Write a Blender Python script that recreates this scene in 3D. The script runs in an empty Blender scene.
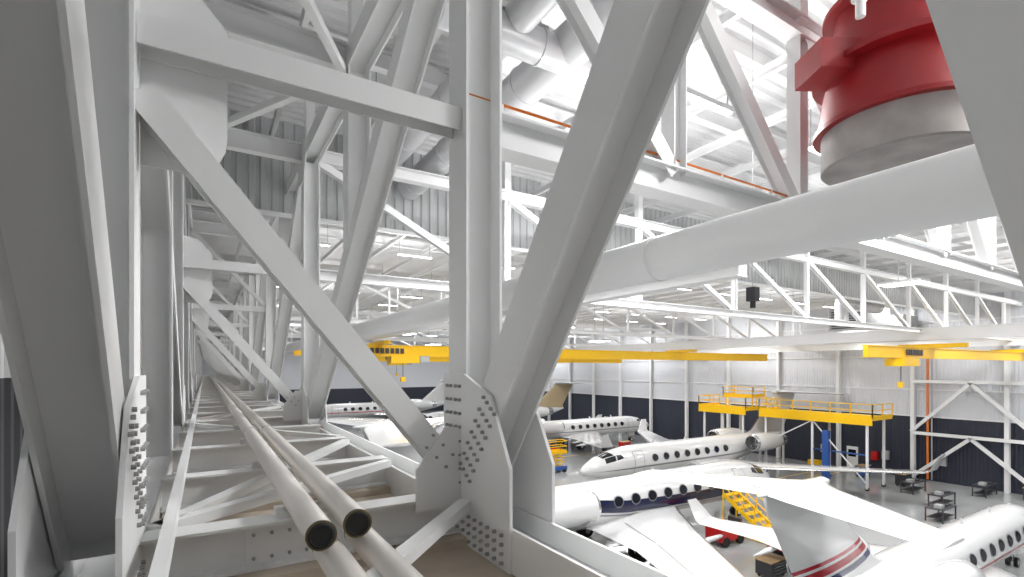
import bpy, math, random
from mathutils import Vector, Matrix
random.seed(7)
H=10.0
def V(x,y,z): return Vector((x,y,z+H))   # z relative to the walkway eye level (10 m above hangar floor)

# ---------------------------------------------------------------- materials
def mat(name,col,rough=0.5,metal=0.0,noise=0.0,nscale=3.0,emit=0,bump=None,coat=0.0):
    m=bpy.data.materials.new(name); m.use_nodes=True
    nt=m.node_tree; b=nt.nodes['Principled BSDF']
    b.inputs['Base Color'].default_value=(*col,1)
    b.inputs['Roughness'].default_value=rough
    b.inputs['Metallic'].default_value=metal
    if coat: b.inputs['Coat Weight'].default_value=coat; b.inputs['Coat Roughness'].default_value=0.05
    if emit:
        b.inputs['Emission Color'].default_value=(*col,1); b.inputs['Emission Strength'].default_value=emit
    tc=nt.nodes.new('ShaderNodeTexCoord')
    if noise:
        n=nt.nodes.new('ShaderNodeTexNoise'); n.inputs['Scale'].default_value=nscale; n.inputs['Detail'].default_value=5
        r=nt.nodes.new('ShaderNodeValToRGB')
        r.color_ramp.elements[0].position=0.3; r.color_ramp.elements[1].position=0.7
        r.color_ramp.elements[0].color=(*[c*(1-noise) for c in col],1)
        r.color_ramp.elements[1].color=(*[min(1,c*(1+noise*0.5)) for c in col],1)
        nt.links.new(tc.outputs['Object'],n.inputs['Vector'])
        nt.links.new(n.outputs['Fac'],r.inputs['Fac']); nt.links.new(r.outputs['Color'],b.inputs['Base Color'])
    if bump:
        axis,scale,dist=bump
        w=nt.nodes.new('ShaderNodeTexWave'); w.wave_type='BANDS'; w.bands_direction=axis
        w.inputs['Scale'].default_value=scale
        bp=nt.nodes.new('ShaderNodeBump'); bp.inputs['Distance'].default_value=dist; bp.inputs['Strength'].default_value=0.8
        nt.links.new(tc.outputs['Object'],w.inputs['Vector']); nt.links.new(w.outputs['Fac'],bp.inputs['Height'])
        nt.links.new(bp.outputs['Normal'],b.inputs['Normal'])
    return m
M={}
M['steel']=mat('painted_steel',(0.82,0.825,0.82),0.32,noise=0.015,nscale=2)
M['bolt']=mat('bolt_grey',(0.34,0.34,0.34),0.4,0.2)
M['white']=mat('white_paint',(0.80,0.80,0.80),0.4)
M['silver']=mat('duct_silver',(0.60,0.60,0.61),0.28,0.3)
M['pipe']=mat('pipe_paint',(0.74,0.70,0.66),0.3,noise=0.04)
M['black']=mat('black_rubber',(0.012,0.012,0.012),0.5)
M['brass']=mat('brass_ring',(0.16,0.12,0.05),0.4,0.6)
M['deck']=mat('deck_pan',(0.56,0.48,0.39),0.6,noise=0.18,nscale=2.5)
M['roof']=mat('roof_deck_white',(0.80,0.80,0.80),0.5)
M['corr']=mat('corrugated_panel',(0.62,0.63,0.635),0.5)
M['wallw']=mat('wall_panel_white',(0.66,0.67,0.70),0.5,bump=('Y',1.2,0.02))
M['navy']=mat('wall_panel_navy',(0.024,0.028,0.046),0.45,bump=('Y',1.2,0.02))
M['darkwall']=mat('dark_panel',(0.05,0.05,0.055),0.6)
M['floor']=mat('polished_floor',(0.36,0.37,0.37),0.07,noise=0.12,nscale=0.25)
M['yellow']=mat('safety_yellow',(0.88,0.52,0.004),0.4,noise=0.03)
M['red']=mat('red_paint',(0.27,0.004,0.007),0.45,noise=0.08)
M['redb']=mat('red_bright',(0.52,0.01,0.01),0.4)
M['orange']=mat('orange_conduit',(0.7,0.18,0.02),0.5)
M['jet']=mat('aircraft_white',(0.64,0.64,0.64),0.16,coat=0.6)
M['glass']=mat('dark_glass',(0.01,0.012,0.016),0.08)
M['navyp']=mat('navy_stripe',(0.008,0.012,0.045),0.2)
M['redp']=mat('red_stripe',(0.45,0.01,0.02),0.2)
M['beige']=mat('beige_fin',(0.42,0.33,0.20),0.3)
M['greyp']=mat('grey_stripe',(0.18,0.18,0.20),0.3)
M['metal']=mat('bare_metal',(0.5,0.5,0.51),0.25,0.9)
M['dark']=mat('dark_grey',(0.04,0.04,0.045),0.5)
M['blue']=mat('blue_paint',(0.03,0.10,0.35),0.4)
M['grey']=mat('grey_box',(0.40,0.41,0.41),0.5)
M['fabric']=mat('grey_canvas',(0.34,0.31,0.295),0.8,noise=0.22,nscale=3)
M['lamp']=mat('lamp_panel',(1,1,1),0.5,emit=12)
M['wood']=mat('plywood',(0.45,0.30,0.15),0.6,noise=0.2,nscale=4)
# painted swoosh livery on a fin (bands in the part's own coordinates)
def livery():
    m=mat('fin_livery',(0.64,0.64,0.64),0.18,coat=.6); nt=m.node_tree; b=nt.nodes['Principled BSDF']
    tc=nt.nodes.new('ShaderNodeTexCoord'); sp=nt.nodes.new('ShaderNodeSeparateXYZ'); nt.links.new(tc.outputs['Object'],sp.inputs[0])
    a=nt.nodes.new('ShaderNodeMath'); a.operation='SUBTRACT'; a.inputs[1].default_value=27.5; nt.links.new(sp.outputs[0],a.inputs[0])
    p=nt.nodes.new('ShaderNodeMath'); p.operation='MULTIPLY'; nt.links.new(a.outputs[0],p.inputs[0]); nt.links.new(a.outputs[0],p.inputs[1])
    q=nt.nodes.new('ShaderNodeMath'); q.operation='MULTIPLY_ADD'; q.inputs[1].default_value=-0.020; nt.links.new(p.outputs[0],q.inputs[0]); nt.links.new(sp.outputs[2],q.inputs[2])
    s=nt.nodes.new('ShaderNodeMath'); s.operation='MULTIPLY'; s.inputs[1].default_value=0.1; nt.links.new(q.outputs[0],s.inputs[0])
    r=nt.nodes.new('ShaderNodeValToRGB'); r.color_ramp.interpolation='CONSTANT'; e=r.color_ramp.elements
    W=(0.64,0.64,0.64,1);R=(.36,.008,.02,1);B=(.02,.03,.10,1)
    e[0].position=0; e[0].color=W; e[1].position=.36; e[1].color=B
    for pos,c in ((.39,W),(.40,R),(.43,W),(.445,R),(.46,W)):
        k=e.new(pos); k.color=c
    nt.links.new(s.outputs[0],r.inputs[0]); nt.links.new(r.outputs[0],b.inputs['Base Color']); return m
M['livery']=livery()

# ---------------------------------------------------------------- mesh builder
class MB:
    def __init__(s): s.v=[];s.f=[];s.m=[];s.s=[];s.mats=[]
    def mi(s,k):
        if k not in s.mats: s.mats.append(k)
        return s.mats.index(k)
    def face(s,idx,k,sm=False): s.f.append(idx); s.m.append(s.mi(k)); s.s.append(sm)
    def add(s,vs): n=len(s.v); s.v+= [tuple(v) for v in vs]; return n
    def extr(s,prof,P,Q,up,k,sm=False,cap=True):
        P=Vector(P);Q=Vector(Q);up=Vector(up);z=(Q-P).normalized()
        if abs(z.dot(up.normalized()))>0.999: up=Vector((1,0,0)) if abs(z.x)<0.9 else Vector((0,1,0))
        b=(up-z*z.dot(up)).normalized(); a=b.cross(z)
        n=len(prof)
        i0=s.add([P+a*p[0]+b*p[1] for p in prof]); i1=s.add([Q+a*p[0]+b*p[1] for p in prof])
        for i in range(n):
            j=(i+1)%n; s.face([i0+i,i0+j,i1+j,i1+i],k,sm)
        if cap:
            s.face([i0+i for i in range(n)][::-1],k); s.face([i1+i for i in range(n)],k)
    def ibeam(s,P,Q,w,h,up,k='steel',tf=None,tw=None):
        tf=tf or h*0.07; tw=tw or w*0.06
        a=w/2;b=h/2;c=tw/2;d=b-tf
        s.extr([(-a,-b),(a,-b),(a,-d),(c,-d),(c,d),(a,d),(a,b),(-a,b),(-a,d),(-c,d),(-c,-d),(-a,-d)],P,Q,up,k)
    def bar(s,P,Q,w,h,up=(0,0,1),k='steel'):
        a=w/2;b=h/2
        s.extr([(-a,-b),(a,-b),(a,b),(-a,b)],P,Q,up,k)
    def cyl(s,P,Q,r,k,n=20,sm=True,cap=True):
        s.extr([(r*math.cos(2*math.pi*i/n),r*math.sin(2*math.pi*i/n)) for i in range(n)],P,Q,(0.013,0.21,1),k,sm,cap)
    def box(s,x0,x1,y0,y1,z0,z1,k):
        i=s.add([(x0,y0,z0),(x1,y0,z0),(x1,y1,z0),(x0,y1,z0),(x0,y0,z1),(x1,y0,z1),(x1,y1,z1),(x0,y1,z1)])
        for q in ([3,2,1,0],[4,5,6,7],[0,1,5,4],[1,2,6,5],[2,3,7,6],[3,0,4,7]): s.face([i+j for j in q],k)
    def rev(s,prof,O,ax,k,n=32,sm=True):
        O=Vector(O);z=Vector(ax).normalized(); up=Vector((0,0,1)) if abs(z.z)<0.9 else Vector((1,0,0))
        b=(up-z*z.dot(up)).normalized(); a=b.cross(z); rings=[]
        for (t,r,*kk) in prof:
            rings.append(s.add([O+z*t+(a*math.cos(2*math.pi*i/n)+b*math.sin(2*math.pi*i/n))*max(r,1e-4) for i in range(n)]))
        for q in range(len(prof)-1):
            key=prof[q+1][2] if len(prof[q+1])>2 else k
            for i in range(n):
                j=(i+1)%n; s.face([rings[q]+i,rings[q]+j,rings[q+1]+j,rings[q+1]+i],key,sm)
    def poly(s,pts,nrm,th,k):
        nrm=Vector(nrm).normalized()*th/2; n=len(pts)
        i0=s.add([Vector(p)-nrm for p in pts]); i1=s.add([Vector(p)+nrm for p in pts])
        s.face([i0+i for i in range(n)][::-1],k); s.face([i1+i for i in range(n)],k)
        for i in range(n):
            j=(i+1)%n; s.face([i0+i,i0+j,i1+j,i1+i],k)
    def build(s,name,loc=(0,0,0),rotz=0,scale=1,split=False):
        me=bpy.data.meshes.new(name); me.from_pydata(s.v,[],s.f)
        for k in s.mats: me.materials.append(M[k])
        me.polygons.foreach_set('material_index',s.m); me.polygons.foreach_set('use_smooth',s.s)
        me.update()
        import bmesh
        bm=bmesh.new(); bm.from_mesh(me); bmesh.ops.recalc_face_normals(bm,faces=bm.faces)
        for e in bm.edges:
            if len(e.link_faces)==2 and e.calc_face_angle(0)>math.radians(42): e.smooth=False
        bm.to_mesh(me); bm.free()
        o=bpy.data.objects.new(name,me); bpy.context.collection.objects.link(o)
        o.location=loc; o.rotation_euler=(0,0,rotz); o.scale=(scale,)*3
        return o

# ---------------------------------------------------------------- shell
YE=110
m=MB(); m.box(-2,55.5,-12,YE,-0.3,0,'floor'); m.build('floor')
# roof deck : trapezoid ribs running along X
m=MB(); pitch=0.34; y=-12.0; zt=H+6.9
prof=[]
while y<YE:
    prof+=[(y,zt),(y+0.12,zt),(y+0.17,zt+0.09),(y+0.29,zt+0.09)]; y+=pitch
i=m.add([(-2,p[0],p[1]) for p in prof]); j=m.add([(55.5,p[0],p[1]) for p in prof])
for q in range(len(prof)-1): m.face([i+q,i+q+1,j+q+1,j+q],'roof')
m.build('ceiling')
# walls
m=MB(); m.box(55,55.3,-12,YE,0,5.6,'navy'); m.box(55,55.3,-12,YE,5.6,H+6.9,'wallw')
for z in (5.6,8.0,11.0,14.0): m.box(54.9,55,-12,YE,z,z+0.12,'white')
m.build('wall_right')
m=MB(); m.box(-2,55.3,YE,YE+.3,0,5.6,'navy'); m.box(-2,55.3,YE,YE+.3,5.6,H+6.9,'wallw'); m.build('wall_far')
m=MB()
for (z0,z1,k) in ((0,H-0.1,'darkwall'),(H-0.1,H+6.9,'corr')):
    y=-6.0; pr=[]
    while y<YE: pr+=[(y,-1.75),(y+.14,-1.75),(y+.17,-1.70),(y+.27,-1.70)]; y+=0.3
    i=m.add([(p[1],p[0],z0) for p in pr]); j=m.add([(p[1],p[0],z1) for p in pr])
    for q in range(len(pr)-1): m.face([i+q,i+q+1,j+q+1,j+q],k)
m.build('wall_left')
# corrugated draft curtain across the hangar
m=MB(); x=-1.6; pr=[]; yc=15.2
while x<54.8: pr+=[(x,yc),(x+.13,yc),(x+.16,yc+.06),(x+.26,yc+.06)]; x+=0.29
i=m.add([(p[0],p[1],H+4.24) for p in pr]); j=m.add([(p[0],p[1],H+6.88) for p in pr])
for q in range(len(pr)-1): m.face([i+q,i+q+1,j+q+1,j+q],'corr')
m.bar((-1.6,yc-.05,H+4.24),(54.8,yc-.05,H+4.24),0.1,0.12)
m.build('corrugated_draft_curtain')

# ---------------------------------------------------------------- main trusses along Y
XR=2.12; XL=-0.56; S=0.36
X1=Vector((1,0,0))
def bolts(mb,pts,d,r=0.014,h=0.02,k='bolt'):
    d=Vector(d).normalized()
    for p in pts: mb.cyl(p,Vector(p)+d*h,r,k,n=6,sm=False)
def member(name,P,Q,w=S,h=S,up=(1,0,0)):
    m=MB(); m.ibeam(P,Q,w,h,up); return m.build(name)
for X in (XR,XL):
    m=MB(); m.ibeam(V(X,-6,-1.38),V(X,YE-2,-1.38),S,S,X1); m.build('bottom_chord_beam')
    m=MB(); m.ibeam(V(X,-6,5.0),V(X,YE-2,5.0),S,S,X1); m.build('top_chord_beam')
    Y=4.1; n=0
    while Y<YE-6:
        full=(n%2==0) or X==XL
        zb=-1.2 if full else 1.95
        if full or Y<60: member('steel_column',V(X,Y,zb),V(X,Y,4.82))
        if n%2==0 and n>0:
            member('diagonal_brace',V(X,Y-.15,-1.15),V(X,Y-8.4+.2,4.9),0.32,S-0.02)
            g=MB()
            for sx in (-S/2-.012,S/2+.012):
                g.poly([V(X+sx,Y-.95,-1.52),V(X+sx,Y+.3,-1.52),V(X+sx,Y+.3,-.5),V(X+sx,Y-.15,-.35),V(X+sx,Y-.75,-.75)],(1,0,0),.024,'steel')
            g.build('gusset_plate')
            if Y<30 and X==XR:
                g=MB(); sx=-S/2-.012
                g.poly([V(X+sx,Y-.3,4.3),V(X+sx,Y+.3,4.3),V(X+sx,Y+.6,4.8),V(X+sx,Y+.6,5.2),V(X+sx,Y-.6,5.2),V(X+sx,Y-.6,4.8)],(1,0,0),.024,'steel')
                g.build('gusset_plate')
        Y+=4.2; n+=1
# near diagonals (toward the viewer)
member('diagonal_brace',V(XR,4.03,-1.0),V(XR,1.09,3.15),0.36,S-0.02)
member('diagonal_brace',V(XR,.93,3.15),V(XR,-.10,-1.2),0.40,S-0.02)
member('diagonal_brace',V(XL,3.98,-1.05),V(XL,1.0,3.15),0.36,S-0.02)
member('diagonal_brace',V(XL,1.05,3.15),V(XL,-1.2,-1.2),0.40,S-0.02)
for X in (XR,XL):
    m=MB()
    for sx in (-S/2-.012,S/2+.012):
        m.poly([V(X+sx,.4,2.6),V(X+sx,1.7,2.6),V(X+sx,1.7,3.4),V(X+sx,.4,3.4)],(1,0,0),.024,'steel')
    m.build('gusset_plate')

# node gussets at the first frame
for X,s in ((XR,-1),(XL,1)):
    m=MB()
    for sx in (-S/2-.014,S/2+.014):
        x=X+sx
        m.poly([V(x,3.15,-1.54),V(x,4.34,-1.54),V(x,4.34,-.05),V(x,3.92,-.05),V(x,3.45,-.22),V(x,3.15,-.75)],(1,0,0),.028,'steel')
    xi=X+s*(S/2+.028)
    pts=[]
    for yy in (3.98,4.06,4.16,4.24):
        for q in range(8): pts.append(V(xi,yy,-1.0+q*.12))
    for a in range(7):
        for b in (-.1,-.03,.05,.12):
            pts.append(V(xi,3.86-.067*a*1.05+b*.8,-.9+.095*a*1.05+b*.55))
    for q in range(10):
        for zz in (-1.47,-1.40,-1.33,-1.26): pts.append(V(xi,3.25+q*.11,zz))
    bolts(m,pts,(s,0,0),.016,.024)
    m.build('bolted_gusset_plate')

# ---------------------------------------------------------------- cross frames in the walkway
Y=4.1; n=0
while Y<YE-8:
    m=MB()
    m.ibeam(V(XL+.185,Y,2.2),V(XR-.185,Y,2.2),.20,.20,(0,1,0))
    m.build('cross_strut')
    m=MB(); m.ibeam(V(XL+.20,Y-.0,1.80),V(XR-.28,Y-.0,-.88),.20,.20,(0,1,0)); m.build('sway_brace')
    # connecting plates
    m=MB()
    m.poly([V(XR-.19,Y-.12,-1.2),V(XR-.62,Y-.12,-1.2),V(XR-.62,Y-.12,-.86),V(XR-.36,Y-.12,-.52),V(XR-.19,Y-.12,-.52)],(0,1,0),.02,'steel')
    bolts(m,[V(XR-.32-.09*i+.03*j,Y-.13,-.80+.09*i+.05*j) for i in range(3) for j in (-1,1)],(0,-1,0),.013)
    arc=[V(XL+.185,Y+.12,1.38)]+[V(XL+.44+.26*math.sin(t),Y+.12,1.66-.28*math.cos(t)) for t in [math.pi/2*i/5 for i in range(6)]]+[V(XL+.70,Y+.12,2.45),V(XL+.45,Y+.12,2.75),V(XL+.185,Y+.12,2.8)]
    m.poly(arc,(0,1,0),.02,'steel')
    m.build('connection_plate')
    if n>0 and Y<50:
        m=MB(); m.bar(V(XR-.2,Y,2.35),V(XL+.2,Y,4.8),.14,.14); m.build('sway_brace')
    Y+=8.4; n+=1
Y=4.1+4.2
while Y<YE-8:
    m=MB(); m.ibeam(V(XL+.185,Y,5.0),V(XR-.185,Y,5.0),.22,.42,(0,0,1)); m.build('cross_strut')
    Y+=4.2 if Y<12 else 8.4
m=MB(); Y=8.3; m.bar(V(XR-.2,Y,4.75),V(XL+.2,Y+4.2,4.75),.12,.12); m.bar(V(XR-.2,Y,4.75),V(XL+.2,Y-4,4.75),.12,.12); m.build('lateral_brace')
# floor cross beams
Y=4.1; n=0
while Y<90:
    m=MB(); m.ibeam(V(XL+.185,Y,-1.28),V(XR-.185,Y,-1.28),.24,.33,(0,0,1),tf=.02,tw=.014)
    if n==0:
        m.box(.25,.95,Y-.03,Y-.01,H-1.43,H-1.16,'steel')
        bolts(m,[V(.3+.12*i,Y-.03,z) for i in range(6) for z in (-1.38,-1.21)],(0,-1,0),.013)
    m.build('floor_cross_beam')
    Y+=2.1; n+=1
m=MB(); 
for (a,b) in (((1.9,3.85),(-.35,1.55)),((-.33,4.35),(1.9,8.1)),((1.9,8.6),(-.33,12.3)),((-.33,12.8),(1.9,16.5)),((1.9,17),(-.33,20.6)),((1.9,6.0),(-.3,4.4))):
    m.bar(V(a[0],a[1],-1.16),V(b[0],b[1],-1.16),.11,.08)
m.build('floor_lateral_bracing')
m=MB(); m.box(XL+.19,XR-.19,-3,YE-3,H-1.60,H-1.52,'deck')
for i in range(45): m.box(XL+.2,XR-.2,4.0+2.1*i-.16,4.0+2.1*i+.36,H-1.52,H-1.45,'deck')
m.build('walkway_deck')
m=MB(); m.ibeam(V(-.20,-1,-1.06),V(-.20,60,-1.06),.07,.10,(0,0,1)); m.build('walkway_curb_rail')

# conduits pipes on walkway
def conduit(x,z,y0,y1,r=.085,near=True):
    m=MB(); m.cyl(V(x,y0,z),V(x,y1,z),r,'pipe',28)
    m.rev([(0.01,r*1.01,'black'),(-.012,r*1.01,'black'),(-.012,r*.95,'brass'),(-.012,r*.90,'brass'),(-.014,r*.88,'black'),(-.016,r*.72,'black'),(-.006,r*.7,'black'),(-.006,0,'black')],V(x,y0 if near else y1,z),(0,1,0) if near else (0,-1,0),'black',28)
    y=y0+5.2
    while y<y1-1 and y<60:
        m.cyl(V(x,y,z),V(x,y+.12,z),r*1.12,'pipe',20); y+=6.1
    return m.build('conduit_pipe')
conduit(.565,-.955,3.0,70); conduit(.80,-.955,3.12,70)
conduit(.655,-1.13,.3,3.3,near=False); conduit(.895,-1.13,.3,3.5,near=False)
m=MB(); Y=4.1
while Y<65: m.box(.44,.93,Y-.04,Y+.04,H-1.12,H-1.035,'steel'); Y+=2.1
m.build('pipe_saddle_set')

# ---------------------------------------------------------------- transverse roof trusses along X
def trans(Y,x0=XR+.2,x1=54.7,heavy=False,zb=2.2,st=2.68,w=.2):
    m=MB(); hb=.34 if heavy else .26
    m.ibeam(V(x0,Y,zb),V(x1,Y,zb),.26,hb,(0,0,1),k='white')
    m.ibeam(V(x0,Y,5.0),V(x1,Y,5.0),.26,.3,(0,0,1),k='white')
    x=XR
    while x<x1-st:
        m.ibeam(V(x+st,Y,zb+.1),V(x+st,Y,4.9),w,w*1.1,(1,0,0),k='white')
        m.ibeam(V(x+st-.08,Y,zb+.1),V(x+.1,Y,4.9),w,w,(0,1,0),k='white')
        x+=st
    return m.build('transverse_roof_truss')
trans(4.1,heavy=True); trans(-4.3)
trans(12.5,st=5.36,w=.17)
for Y in (29.3,46.1,62.9,79.7): trans(Y,zb=2.7,st=5.36,w=.15)
x=-.6
while x<55:
    m=MB(); m.ibeam(V(x,-8,6.15),V(x,YE-1,6.15),.10,.22,(0,0,1),k='roof'); m.build('roof_purlin'); x+=2.1
m=MB()
for Y in [2,6.2,8.3,10.4,16.7,25.1,33.5,41.9,54,70]:
    m.ibeam(V(-1.6,Y,6.45),V(54.9,Y,6.45),.2,.40,(0,0,1),k='roof')
m.build('roof_girder_set')
m=MB()
for (X,Y) in [(2.1,4.1),(2.1,8.3),(2.1,12.5),(-.56,4.1),(-.56,8.3),(-.56,12.5)]+[(2.12+2.68*2*i,y) for i in range(1,9) for y in (4.1,12.5)]:
    m.bar(V(X,Y,5.1),V(X,Y,6.6),.2,.2)
m.build('roof_stub_post_set')
# long supply tube parallel to truss
m=MB(); m.cyl(V(4.0,-4,1.13),V(4.0,95,1.13),.225,'white',40)
for y in (3.6,15,27,39,51): m.cyl(V(4.0,y,1.13),V(4.0,y+.05,1.13),.235,'white',40)
m.build('large_pipe')
m=MB()
for y in (-3,12.5,29.3,46.1): m.bar(V(4.0,y,1.3),V(4.0,y,2.1),.05,.05)
m.build('pipe_hanger_set')
# ventilation ducts
def duct(path,r,name='ventilation_duct',k='silver'):
    m=MB()
    for a,b in zip(path[:-1],path[1:]): m.cyl(V(*a),V(*b),r,k,28)
    for p in path[1:-1]:
        m.rev([(r*math.cos(t*math.pi/10)*-1,r*math.sin(t*math.pi/10)) for t in range(11)],V(*p),(0,0,1),k,24)
    for pa,pb in zip(path[:-1],path[1:]):
        a,b=Vector(pa),Vector(pb); L=(b-a).length; d=(b-a)/L; t=.6
        while t<L:
            p=a+d*t; m.cyl(V(*p),V(*(p+d*.05)),r*1.06,k,28); t+=1.2
    return m.build(name)
duct([(5.4,14.9,5.58),(5.4,2.6,5.58)],.36)
duct([(4.3,14.9,5.62),(4.3,5.2,5.62)],.26)
duct([(3.0,7.0,5.45),(6.6,7.0,5.45)],.28)
duct([(44,18,4.6),(38.5,18,4.6),(38.5,18,3.2)],.42)

# red exhaust hood
m=MB()
m.rev([(2.60,.0,'fabric'),(2.60,.6,'fabric'),(2.60,.86,'fabric'),(2.62,.88,'fabric'),(3.08,.88,'fabric'),(3.08,.97,'red'),(3.14,.97,'red'),(3.15,.94,'red'),(3.80,.82,'red'),(3.80,.98,'red'),(3.87,.98,'red'),(3.87,.80,'red'),(4.6,.72,'red'),(4.6,.86,'red'),(4.66,.86,'red'),(4.66,.68,'red'),(6.8,.68,'red')],V(7.6,2.85,0),(0,0,1),'red',56)
for a in range(3):
    t=math.radians(150+a*120); c=Vector((7.6,2.85,H)); d=Vector((math.cos(t),math.sin(t),0))
    p=c+d*.6+Vector((0,0,3.86)); q=c+d*1.22+Vector((0,0,3.86))
    m.bar(p,q,.55,.36,k='red')
m.build('red_exhaust_hood')
m=MB(); c=V(6.3,2.75,4.2)
m.cyl(c,c+Vector((0,0,2.6)),.035,'white',12); m.rev([(-.25,.0),(-.24,.05),(-.05,.05),(-.04,.09),(.03,.09),(.04,.05),(.15,.04)],c,(0,0,1),'white',14); m.cyl(c+Vector((-.12,0,0)),c+Vector((.12,0,0)),.03,'white',10)
m.build('sprinkler_valve')

# orange conduit, hanging sensor box, light fixtures
m=MB(); m.cyl(V(1.95,4.1,2.50),V(8.4,4.1,2.50),.014,'orange',8)
for i in range(6): m.bar(V(2.4+i*1.1,4.1,2.36),V(2.4+i*1.1,4.1,2.5),.03,.03)
m.build('orange_conduit')
m=MB(); m.cyl(V(8.4,5.4,6.4),V(8.4,5.4,1.45),.006,'grey',6); m.box(8.32,8.48,5.32,5.48,H+1.2,H+1.45,'dark'); m.cyl(V(8.4,5.4,1.2),V(8.4,5.4,1.08),.05,'dark',10)
m.build('hanging_sensor_box')
def fixture(x,y,z):
    m=MB(); m.box(x-.6,x+.6,y-.9,y+.9,H+z,H+z+.12,'grey'); m.box(x-.55,x+.55,y-.85,y+.85,H+z-.02,H+z,'lamp')
    for sx in (-.5,.5): m.bar(V(x+sx,y,z+.1),V(x+sx,y,6.0),.03,.03,k='grey')
    m.build('high_bay_light')
fixture(29,10.8,4.1)
for (x,y) in ((40,22),(18,24),(30,34),(46,40),(20,48),(12,34)): fixture(x,y,2.4)
m=MB()
for x in range(4,54,5):
    for y in (1.2,6.9,10.9,19,24,32,38,44,52,60,70,82):
        m.box(x-.9,x+.9,y-.09,y+.09,H+5.62,H+5.72,'grey'); m.box(x-.88,x+.88,y-.07,y+.07,H+5.6,H+5.62,'lamp')
        for sx in (-.8,.8): m.bar(V(x+sx,y,5.7),V(x+sx,y,6.8),.02,.02,k='grey')
m.build('linear_ceiling_light_set')

# ---------------------------------------------------------------- cranes & runways
for X,hh in ((9,.4),(36,.7),(52,.6)):
    m=MB(); m.ibeam(V(X,6,2.0),V(X,100,2.0),.34,hh,(0,0,1),k='white',tw=.25)
    m.build('crane_runway_beam')
def crane(x0,x1,Y,z,hh=.7):
    m=MB(); m.ibeam((x0,Y,H+z),(x1,Y,H+z),.3,hh,(0,0,1),k='yellow',tf=.05,tw=.2)
    for X in (9,36,52):
        if x0-1<X<x1+1:
            m.box(X-.2,X+.2,Y-1.6,Y+1.6,H+z+hh/2,H+z+.55,'yellow')
    h=x0+(x1-x0)*.12
    m.box(h,h+1.8,Y-.5,Y+.4,H+z-.75,H+z-.33,'yellow'); m.box(h+1.9,h+2.5,Y-.35,Y+.3,H+z-.7,H+z-.3,'grey')
    m.cyl((h+.9,Y,H+z-.75),(h+.9,Y,H+z-1.6),.02,'dark',6); m.box(h+.75,h+1.05,Y-.1,Y+.1,H+z-1.9,H+z-1.6,'yellow')
    for i in range(7): m.box(x0+4.2+i*.31,x0+4.42+i*.31,Y-.18,Y-.15,H+z-.16,H+z+.16,'dark')
    m.build('overhead_bridge_crane')
crane(4.2,49,30,1.05); crane(28,53.5,12,.85,.62); crane(12,50,52,1.05)

# ---------------------------------------------------------------- wall structure (back)
Y=-5.4
while Y<YE:
    m=MB(); m.ibeam((54.7,Y,0),(54.7,Y,H+6.5),.3,.4,(1,0,0),k='white'); m.build('wall_column'); Y+=6.25
m=MB()
for (a,b) in (((19.6,4.3),(15.5,8.7)),((15.5,8.7),(11.2,4.3)),((19.6,.2),(15.5,4.1)),((15.5,4.1),(11.2,.2)),((11.2,4.2),(19.6,4.2)),((11.2,8.8),(19.6,8.8))):
    m.bar((54.3,a[0],a[1]),(54.3,b[0],b[1]),.26,.26,k='white')
m.build('wall_bracing')
m=MB(); m.cyl((54.3,18.4,.2),(54.3,18.4,11),.09,'orange',10); m.cyl((54.3,18.1,.2),(54.3,18.1,11),.05,'grey',10); m.build('orange_wall_pipe')
for i,(y,w,h) in enumerate(((24.2,1.0,2.2),(39.2,1.2,2.2),(60,1,2.2))):
    m=MB(); m.box(54.9,54.98,y,y+w,0,h,'white'); m.box(54.88,54.9,y+.15,y+w-.15,1.2,1.9,'glass'); m.build('door_%d'%(i+1))
m=MB()
for i,(y,z) in enumerate(((21.5,1.4),(22.4,1.2),(17.2,1.5),(27,1.3),(33,1.5))): m.box(54.5,54.9,y,y+.5,z,z+.8,'redb' if i==1 else 'grey')
m.build('wall_electrical_boxes')
m=MB(); m.box(47,51,20,23,H+3.2,H+5.2,'grey'); m.box(51,54,19,22,H+2.9,H+4.6,'grey')
for i in range(8): m.box(46.95,47,20.2,22.8,H+3.4+.2*i,H+3.5+.2*i,'dark')
m.build('air_handling_unit')

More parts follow.
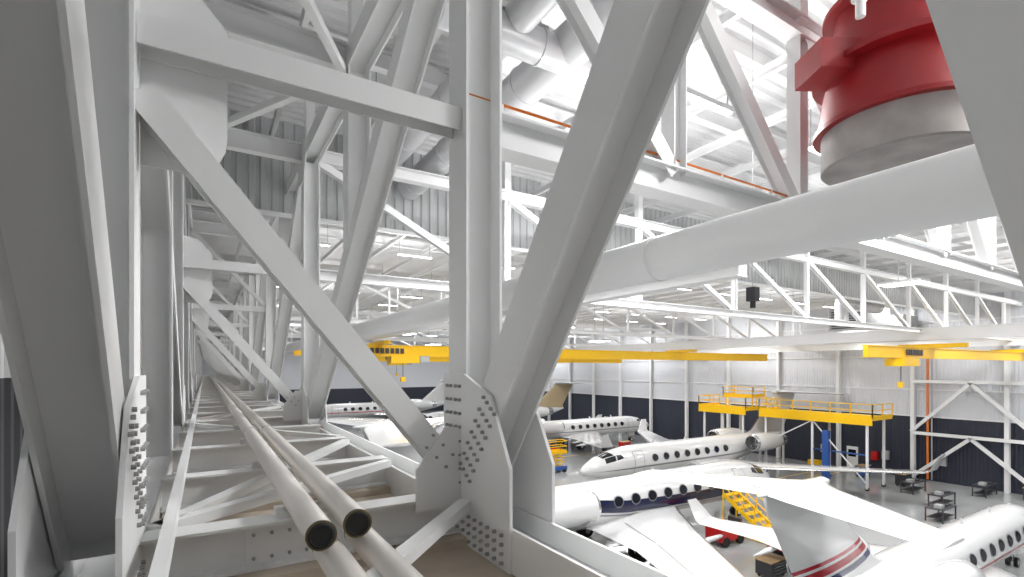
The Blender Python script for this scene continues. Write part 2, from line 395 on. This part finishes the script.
# ---------------------------------------------------------------- business jets
def jet(name,nx,Y,face,scale=1.0,trim='greyp',fin='jet',semi=14.0,stripes=1,stripek=None):
    m=MB(); R=1.25; L=27.0; ZC=2.55
    def rad(x):
        if x<5.2:
            s=max(x/5.2,0); return R*max(0.0,(1-(1-s)**2))**0.6
        if x>16.0:
            s=(x-16)/(L-16); return R*(1-.92*s**1.8)
        return R
    def zc(x):
        if x<5.2: return ZC-.38*(1-x/5.2)**1.5
        if x>16: return ZC+.85*((x-16)/(L-16))**1.6
        return ZC
    def Sf(x,a,off=0.0):
        r=rad(x)+off; return (x,r*math.cos(a),zc(x)+r*math.sin(a))
    xs=[0.0,.03,.08,.16,.28,.45,.7,1,1.4,1.8,2.3,2.8,3.4,4,4.6,5.2]+[5.2+i*1.2 for i in range(1,9)]+[16+i*.8 for i in range(0,14)]+[27.0]
    N=40; rings=[]
    for x in xs: rings.append(m.add([Sf(x,2*math.pi*i/N) for i in range(N)]))
    for q in range(len(xs)-1):
        for i in range(N):
            j=(i+1)%N; m.face([rings[q]+i,rings[q]+j,rings[q+1]+j,rings[q+1]+i],'jet',True)
    m.face([rings[-1]+i for i in range(N)],'dark')
    rd=math.radians
    def patch(c,k,off=.012,n=6,mirror=True):
        for sgn in ((1,-1) if mirror else (1,)):
            vs=[]
            for i in range(n+1):
                for j in range(n+1):
                    u=i/n;v=j/n
                    x=(c[0][0]*(1-u)+c[1][0]*u)*(1-v)+(c[3][0]*(1-u)+c[2][0]*u)*v
                    a=(c[0][1]*(1-u)+c[1][1]*u)*(1-v)+(c[3][1]*(1-u)+c[2][1]*u)*v
                    a=rd(a); a=a if sgn==1 else math.pi-a
                    vs.append(Sf(x,a,off))
            b=m.add(vs)
            for i in range(n):
                for j in range(n): m.face([b+i*(n+1)+j,b+(i+1)*(n+1)+j,b+(i+1)*(n+1)+j+1,b+i*(n+1)+j+1],k,True)
    # cockpit glazing
    patch([(1.75,56),(2.75,52),(2.55,87),(1.65,87)],'glass')
    patch([(1.85,26),(2.75,26),(2.85,49),(1.9,52)],'glass')
    patch([(2.85,26),(3.5,30),(3.35,46),(2.95,49)],'glass')
    # door
    patch([(4.45,-38),(5.5,-38),(5.5,48),(4.45,48)],'greyp',.010)
    patch([(4.50,-36),(5.45,-36),(5.45,46),(4.50,46)],'jet',.018)
    # stripes
    def stripe(fc,w,k,x0=.6,x1=25.5,off=.014):
        n=60
        for sgn in (1,-1):
            pr=None
            for i in range(n+1):
                x=x0+(x1-x0)*i/n; ww=w*min(1,(i/n)*6+.1)*min(1,(1-i/n)*4+.05)
                q=[Sf(x,(rd(fc(x)+d) if sgn==1 else math.pi-rd(fc(x)+d)),off) for d in (-ww,-ww/3,ww/3,ww)]
                b=m.add(q)
                if pr is not None:
                    for g in range(3): m.face([pr+g,b+g,b+g+1,pr+g+1],k,True)
                pr=b
    if stripes==1: stripe(lambda x:-14+ (6 if x<5 else 0)*(1-x/5) if x<18 else -14+(x-18)*5,3.0,stripek or trim)
    if stripes==2:
        stripe(lambda x:-2-10*math.sin(max(0,min(1,(x-1)/14))*math.pi)+(x-15)*6*(x>15),15,trim,1.2,25)
        stripe(lambda x:-24-10*math.sin(max(0,min(1,(x-1)/14))*math.pi)+(x-15)*6*(x>15),2.0,'greyp',1.2,25)
    # cabin windows
    for i in range(8):
        x0=6.7+i*1.28
        for sgn in (1,-1):
            for (sx,sa,k,off) in ((.36,14.5,'greyp',.022),(.30,12,'glass',.03)):
                vs=[]
                for t in range(18):
                    an=2*math.pi*t/18; a=rd(14+sa*math.sin(an)); a=a if sgn==1 else math.pi-a
                    vs.append(Sf(x0+sx*math.cos(an),a,off))
                b=m.add(vs); m.face(list(range(b,b+18)),k)
    # aerofoil lofts
    AF=[(0,0),(.015,.3),(.06,.62),(.18,.92),(.38,1),(.65,.72),(1,.03),(.65,-.3),(.38,-.5),(.18,-.52),(.06,-.38),(.015,-.2)]
    def loft(st,k,le='metal'):
        rg=[]
        for (x,y,z,c,t,nv) in st:
            nv=Vector(nv).normalized(); rg.append(m.add([Vector((x+p[0]*c,y,z))+nv*(p[1]*t*c*.5) for p in AF]))
        n=len(AF)
        for q in range(len(rg)-1):
            for i in range(n):
                j=(i+1)%n; kk=le if (i in (0,1,n-1)) else k
                m.face([rg[q]+i,rg[q]+j,rg[q+1]+j,rg[q+1]+i],kk,True)
        m.face([rg[-1]+i for i in range(n)],k); m.face([rg[0]+i for i in range(n)],k)
    sl=.70
    for s in (1,-1):
        st=[(10.2,s*.6,1.62,7.4,.13,(0,0,1)),(11.2,s*1.6,1.68,6.4,.12,(0,0,1)),(10.4+sl*5,s*5,1.86,4.3,.11,(0,0,1)),(10.4+sl*semi*.7,s*semi*.7,2.1,3.0,.10,(0,0,1)),(10.4+sl*semi,s*semi,2.35,1.9,.1,(0,0,1)),
            (10.4+sl*semi+.35,s*(semi+.25),2.5,1.6,.09,(0,-s*.6,.8)),(10.4+sl*semi+1.4,s*(semi+.65),3.7,.8,.09,(0,-s,.2))]
        loft(st,'jet')
        for yy in (3.6,6.2,8.8):
            if yy<semi: m.rev([(0,.0),(.3,.12),(1.4,.16),(2.6,.02)],(10.4+sl*yy+(3.2-yy*.12),s*yy,1.70+.035*yy-.08),(1,0,-.03),'jet',12)
        # flap and aileron seams on the upper skin
        for (ya,yb) in ((1.9,5.0),(5.2,semi*.68)):
            def top(yv,f):
                if yv<5: t=(yv-1.6)/3.4; x0=11.2+(10.4+sl*5-11.2)*t; c=6.4+(4.3-6.4)*t; z=1.68+.18*t
                else: t=(yv-5)/(semi*.7-5); x0=10.4+sl*yv; c=4.3-1.3*t; z=1.86+.24*t
                th=.115*c*.5*(.72*(1-f)/.35+.03)
                return Vector((x0+c*f,s*yv,z+th+.014))
            m.face([m.add([top(ya,.71)]),m.add([top(yb,.71)]),m.add([top(yb,.718)]),m.add([top(ya,.718)])],'greyp')
    # belly fairing
    m.rev([(0,.05),(1.2,.7),(3,.95),(7,.95),(9,.6),(10,.05)],(8.8,0,2.12),(1,0,0),'jet',28)
    # fin
    loft([(19.0,0,3.3,8.0,.05,(0,1,0)),(21.2,0,4.0,5.7,.08,(0,1,0)),(24.9,0,7.0,3.9,.08,(0,1,0)),(25.3,0,7.5,3.7,.08,(0,1,0))],fin,le='metal' if fin=='jet' else fin)
    # T tail
    for s in (1,-1):
        loft([(25.1,0,7.52,3.7,.09,(0,0,1)),(26.0,s*.9,7.52,3.1,.09,(0,0,1)),(28.4,s*5.0,7.45,1.5,.09,(0,0,1))],'jet')
        b=m.add([(28.15,s*.5,7.615),(29.25,s*4.85,7.50),(29.29,s*4.85,7.50),(28.22,s*.5,7.61)]); m.face([b,b+1,b+2,b+3],'greyp')
    m.rev([(0,.02),(.5,.2),(2.6,.22),(4.6,.03)],(24.7,0,7.55),(1,0,0),'jet',16)
    # engines
    for s in (1,-1):
        O=(18.2,s*2.05,ZC+.65)
        m.rev([(.95,.0,'dark'),(.95,.6,'dark'),(.1,.57,'metal'),(0,.62,'metal'),(.02,.68,'metal'),(.22,.76,'metal'),(.23,.765,'jet'),(1.2,.84,'jet'),(2.8,.82,'jet'),(4.0,.66,'jet'),(4.9,.52,'metal'),(4.9,.46,'metal'),(4.3,.44,'dark'),(4.3,.0,'dark')],O,(1,0,0),'jet',36)
        m.rev([(.6,0),(.7,.08),(.94,.16)],O,(1,0,0),'metal',16)
        for b in range(18):
            a=2*math.pi*b/18; p=Vector(O)+Vector((.9,.15*math.cos(a),.15*math.sin(a))); q=Vector(O)+Vector((.9,.58*math.cos(a+.2),.58*math.sin(a+.2)))
            m.bar(p,q,.06,.02,up=(1,.3,0),k='metal')
        loft([(19.2,s*.8,ZC+.55,3.3,.07,(0,0,1)),(19.4,s*1.5,ZC+.62,2.9,.07,(0,0,1))],'jet')
    # gear
    m.cyl((3.8,0,.3),(3.9,0,1.7),.07,'metal',12)
    for s in (1,-1):
        m.cyl((3.8,s*.1,.28),(3.8,s*.27,.28),.28,'black',20); m.cyl((3.8,s*.27,.28),(3.8,s*.28,.28),.14,'jet',12)
        m.cyl((15.2,s*2.2,.42),(15.0,s*2.1,1.8),.10,'metal',12)
        m.bar((15.2,s*2.2,.42),(16.0,s*1.6,1.7),.06,.06,k='metal')
        for q in (-.35,.18): m.cyl((15.2,s*2.2+q,.42),(15.2,s*2.2+q+.2,.42),.42,'black',22); m.cyl((15.2,s*2.2+q-.01,.42),(15.2,s*2.2+q+.21,.42),.2,'jet',14)
        m.box(14.7,15.6,s*2.45,s*2.47,.8,1.7,'jet')
    m.box(3.2,4.3,.2,.22,.85,1.5,'jet'); m.box(3.2,4.3,-.22,-.2,.85,1.5,'jet')
    for x in (7.5,11.5): m.poly([(x,0,ZC+R),(x+.35,0,ZC+R),(x+.4,0,ZC+R+.3),(x+.25,0,ZC+R+.3)],(0,1,0),.02,'jet')
    return m.build(name,(nx,Y,0),0 if face<0 else math.pi,scale)
jet('business_jet',24,29.3,-1,1.0,'greyp')
jet('business_jet',34.5,21,1,1.0,'navyp',stripes=2)
jet('business_jet',53.3,50,1,.92,'greyp')
jet('business_jet',23.5,66,-1,1.0,'greyp',fin='beige')
jet('business_jet',14,90,-1,1.0,'redp')
jet('business_jet',38,8.3,1,.85,'redp',semi=10,fin='livery')

# ---------------------------------------------------------------- ground equipment
def rail(m,pts,z0,h=1.1,k='yellow'):
    for a,b in zip(pts[:-1],pts[1:]):
        a=Vector((*a,z0));b=Vector((*b,z0));L=(b-a).length;n=max(1,int(L/1.4))
        for i in range(n+1):
            p=a+(b-a)*i/n; m.bar(p,p+Vector((0,0,h)),.07,.07,k=k)
        for q in (h,h*.55): m.bar(a+Vector((0,0,q)),b+Vector((0,0,q)),.07,.07,k=k)
        m.bar(a+Vector((0,0,.1)),b+Vector((0,0,.1)),.03,.2,k=k)
m=MB()
for (y0,y1) in ((19,28.6),(30,35.5)):
    m.box(45.5,49,y0,y1,5.75,5.95,'yellow'); rail(m,[(49,y0),(45.5,y0),(45.5,y1),(49,y1)],5.95)
    m.box(45.45,45.5,y0,y1,5.35,5.95,'yellow')
    for y in (y0+.5,(y0+y1)/2,y1-.5):
        for x in (45.8,48.7):
            m.bar((x,y,.15),(x,y,5.75),.16,.16,k='white'); m.cyl((x-.06,y,.15),(x+.06,y,.15),.15,'black',12)
    if y0<20:
        m.bar((45.8,y0+.5,.5),(45.8,(y0+y1)/2,5.4),.09,.09,k='white'); m.bar((45.8,y1-.5,2.9),(45.8,(y0+y1)/2,5.4),.09,.09,k='white')
        m.bar((45.8,y0+.5,2.9),(45.8,(y0+y1)/2,2.9),.1,.1,k='blue')
        m.box(45.6,46.0,y0+3.4,y0+3.9,.3,4.6,'blue')
m.box(47,49,30.2,33.6,7.0,7.15,'yellow'); rail(m,[(49,33.6),(47,33.6),(47,30.2),(49,30.2)],7.15,.9)
for y in (30.4,33.4): m.bar((47.2,y,5.95),(47.2,y,7),.1,.1,k='yellow')
m.build('maintenance_platform')
def stairs(x,y0,y1,z,w=1.1,n=8,name='boarding_stairs'):
    m=MB()
    for i in range(n): m.box(x,x+w,y0+(y1-y0)*i/n,y0+(y1-y0)*(i+1)/n,z*(i+1)/n-.05,z*(i+1)/n,'yellow')
    for xx in (x,x+w):
        m.bar((xx,y0,.05),(xx,y1,z),.06,.22,k='yellow'); m.bar((xx,y0,1.05),(xx,y1,z+1.0),.06,.06,k='yellow'); m.bar((xx,y0,.55),(xx,y1,z+.5),.05,.05,k='yellow')
        for i in range(6):
            t=i/5; p=Vector((xx,y0+(y1-y0)*t,z*t)); m.bar(p,p+Vector((0,0,1)),.05,.05,k='yellow')
        m.bar((xx,y1,.1),(xx,y1,z),.07,.07,k='yellow'); m.bar((xx,y0+.2,.1),(xx,y1,.1),.07,.07,k='yellow')
        for y in (y0+.4,y1-.1): m.cyl((xx-.05,y,.13),(xx+.05,y,.13),.13,'black',12)
    m.build(name)
stairs(27.0,15.9,19.3,2.3,1.3)
def chest(x,y,k='dark',w=1.4,d=.7,h=1.0,top='wood',name='tool_chest'):
    m=MB(); m.box(x,x+w,y,y+d,.15,h,k); m.box(x-.03,x+w+.03,y-.03,y+d+.03,h,h+.05,top)
    for i in range(4): m.box(x+.05,x+w-.05,y-.02,y,.22+i*(h-.25)/4,.22+(i+.8)*(h-.25)/4,k); m.box(x+.2,x+w-.2,y-.05,y-.03,.3+i*(h-.25)/4,.33+i*(h-.25)/4,'metal')
    for i in range(4): m.box(x-.02,x,y+.1,y+d-.1,.22+i*(h-.25)/4,.22+(i+.8)*(h-.25)/4,k)
    for a in (x+.15,x+w-.15):
        for b in (y+.1,y+d-.1): m.cyl((a,b-.03,.08),(a,b+.03,.08),.08,'black',10)
    m.build(name)
def table(x,y,w=2.4,d=.9):
    m=MB(); m.box(x,x+w,y,y+d,.84,.9,'dark'); m.box(x+.1,x+w-.1,y+.1,y+d-.1,.25,.29,'dark')
    for a in (x+.05,x+w-.05):
        for b in (y+.05,y+d-.05): m.bar((a,b,0),(a,b,.85),.07,.07,k='dark')
    m.box(x+.3,x+.8,y+.2,y+.6,.9,1.1,'grey'); m.box(x+1.2,x+1.9,y+.2,y+.5,.9,1.0,'dark'); m.build('workbench')
chest(50,18.5); table(47.5,17.0); table(51,13.6); table(44.5,14.2); chest(52.2,11.2,'dark')
table(40.2,12.8,2.2,1.0); chest(22.6,13.6,'dark',1.3,.8,.8,'wood'); chest(24.6,14.2,'dark',1.2,.8,.8,'redb')
chest(47,36.5,'redb'); chest(51,22,'blue'); chest(36,40,'dark'); chest(43,44.5,'redb'); chest(39,43,'dark')
chest(53,8.5,'yellow',1.2,.8,.7,'yellow'); chest(50.5,9.5,'yellow',1.2,.8,.6,'grey')
def tug(x,y,k):
    m=MB(); m.box(x,x+2.0,y,y+1.1,.3,.75,k); m.box(x,x+.8,y,y+1.1,.75,1.0,k); m.box(x+1.5,x+1.9,y+.15,y+.95,.75,.9,'dark'); m.box(x+1.85,x+1.98,y+.15,y+.95,.8,1.3,'dark')
    m.cyl((x+.95,y+.5,.75),(x+1.15,y+.5,1.2),.03,'dark',8); m.rev([(0,.2),(.03,.2)],(x+1.15,y+.5,1.2),(-.5,0,1),'dark',14)
    for a in (x+.35,x+1.65):
        for b in (y-.05,y+.95): m.cyl((a,b,.28),(a,b+.2,.28),.28,'black',16)
    m.build('tow_tractor')
tug(24.4,17.5,'redb'); tug(50.5,25.6,'yellow'); tug(33,47,'redb')
def lift(x,y):
    m=MB(); m.box(x,x+2.2,y,y+1.1,.25,.6,'blue')
    for a in (x+.3,x+1.9):
        for b in (y-.03,y+.95): m.cyl((a,b,.2),(a,b+.18,.2),.2,'black',14)
    for i in range(3):
        z=.6+i*.4
        for b in (y+.15,y+.95): m.bar((x+.2,b,z),(x+2,b,z+.4),.05,.08,k='yellow'); m.bar((x+2,b,z),(x+.2,b,z+.4),.05,.08,k='yellow')
    m.box(x,x+2.2,y,y+1.1,1.8,1.9,'yellow'); rail(m,[(x,y),(x+2.2,y),(x+2.2,y+1.1),(x,y+1.1),(x,y)],1.9)
    m.build('scissor_lift')
lift(27.5,38.2); lift(23.5,36.5)
m=MB() 
for y in (11,24.5,26,45): m.box(10,53,y,y+.08,0,.004,'redb' if y==11 else 'yellow')
m.build('floor_marking')

# ---------------------------------------------------------------- lights
for X in (10,24,38,50):
    for Y in (0,9,20,34,52,74,96):
        e=620
        if X<15 and Y<=9: e=1700
        elif X<15 and Y<=20: e=1250
        elif Y>40: e=850
        l=bpy.data.lights.new('hangar_lamp','AREA'); l.shape='RECTANGLE'; l.size=4; l.size_y=2; l.energy=e
        l.color=(1,1,1)
        o=bpy.data.objects.new('hangar_lamp',l); o.location=(X,Y,H+5.55); bpy.context.collection.objects.link(o)
for X in (8,22,37,50):  # added upward fill without fixtures, brightens the roof and the soft ambient light
    for Y in (-1,7,22,38,60,85):
        l=bpy.data.lights.new('roof_fill_light','AREA'); l.shape='RECTANGLE'; l.size=3; l.size_y=1; l.energy=290
        o=bpy.data.objects.new('roof_fill_light',l); o.location=(X,Y,H+2.6); o.rotation_euler=(math.pi,0,0); bpy.context.collection.objects.link(o)
w=bpy.data.worlds.new('world'); bpy.context.scene.world=w; w.use_nodes=True
w.node_tree.nodes['Background'].inputs['Color'].default_value=(.92,.96,1,1); w.node_tree.nodes['Background'].inputs['Strength'].default_value=.15
vs=bpy.context.scene.view_settings; vs.view_transform='Standard'; vs.gamma=1.0; vs.exposure=0.12

# ---------------------------------------------------------------- camera
c=bpy.data.cameras.new('camera'); c.lens=17.58; c.sensor_width=36; c.shift_y=79.5/1024; c.clip_end=400; c.clip_start=.02
o=bpy.data.objects.new('camera',c); o.location=(0,0,H); o.rotation_euler=(math.pi/2,0,-math.radians(31.55))
bpy.context.collection.objects.link(o); bpy.context.scene.camera=o
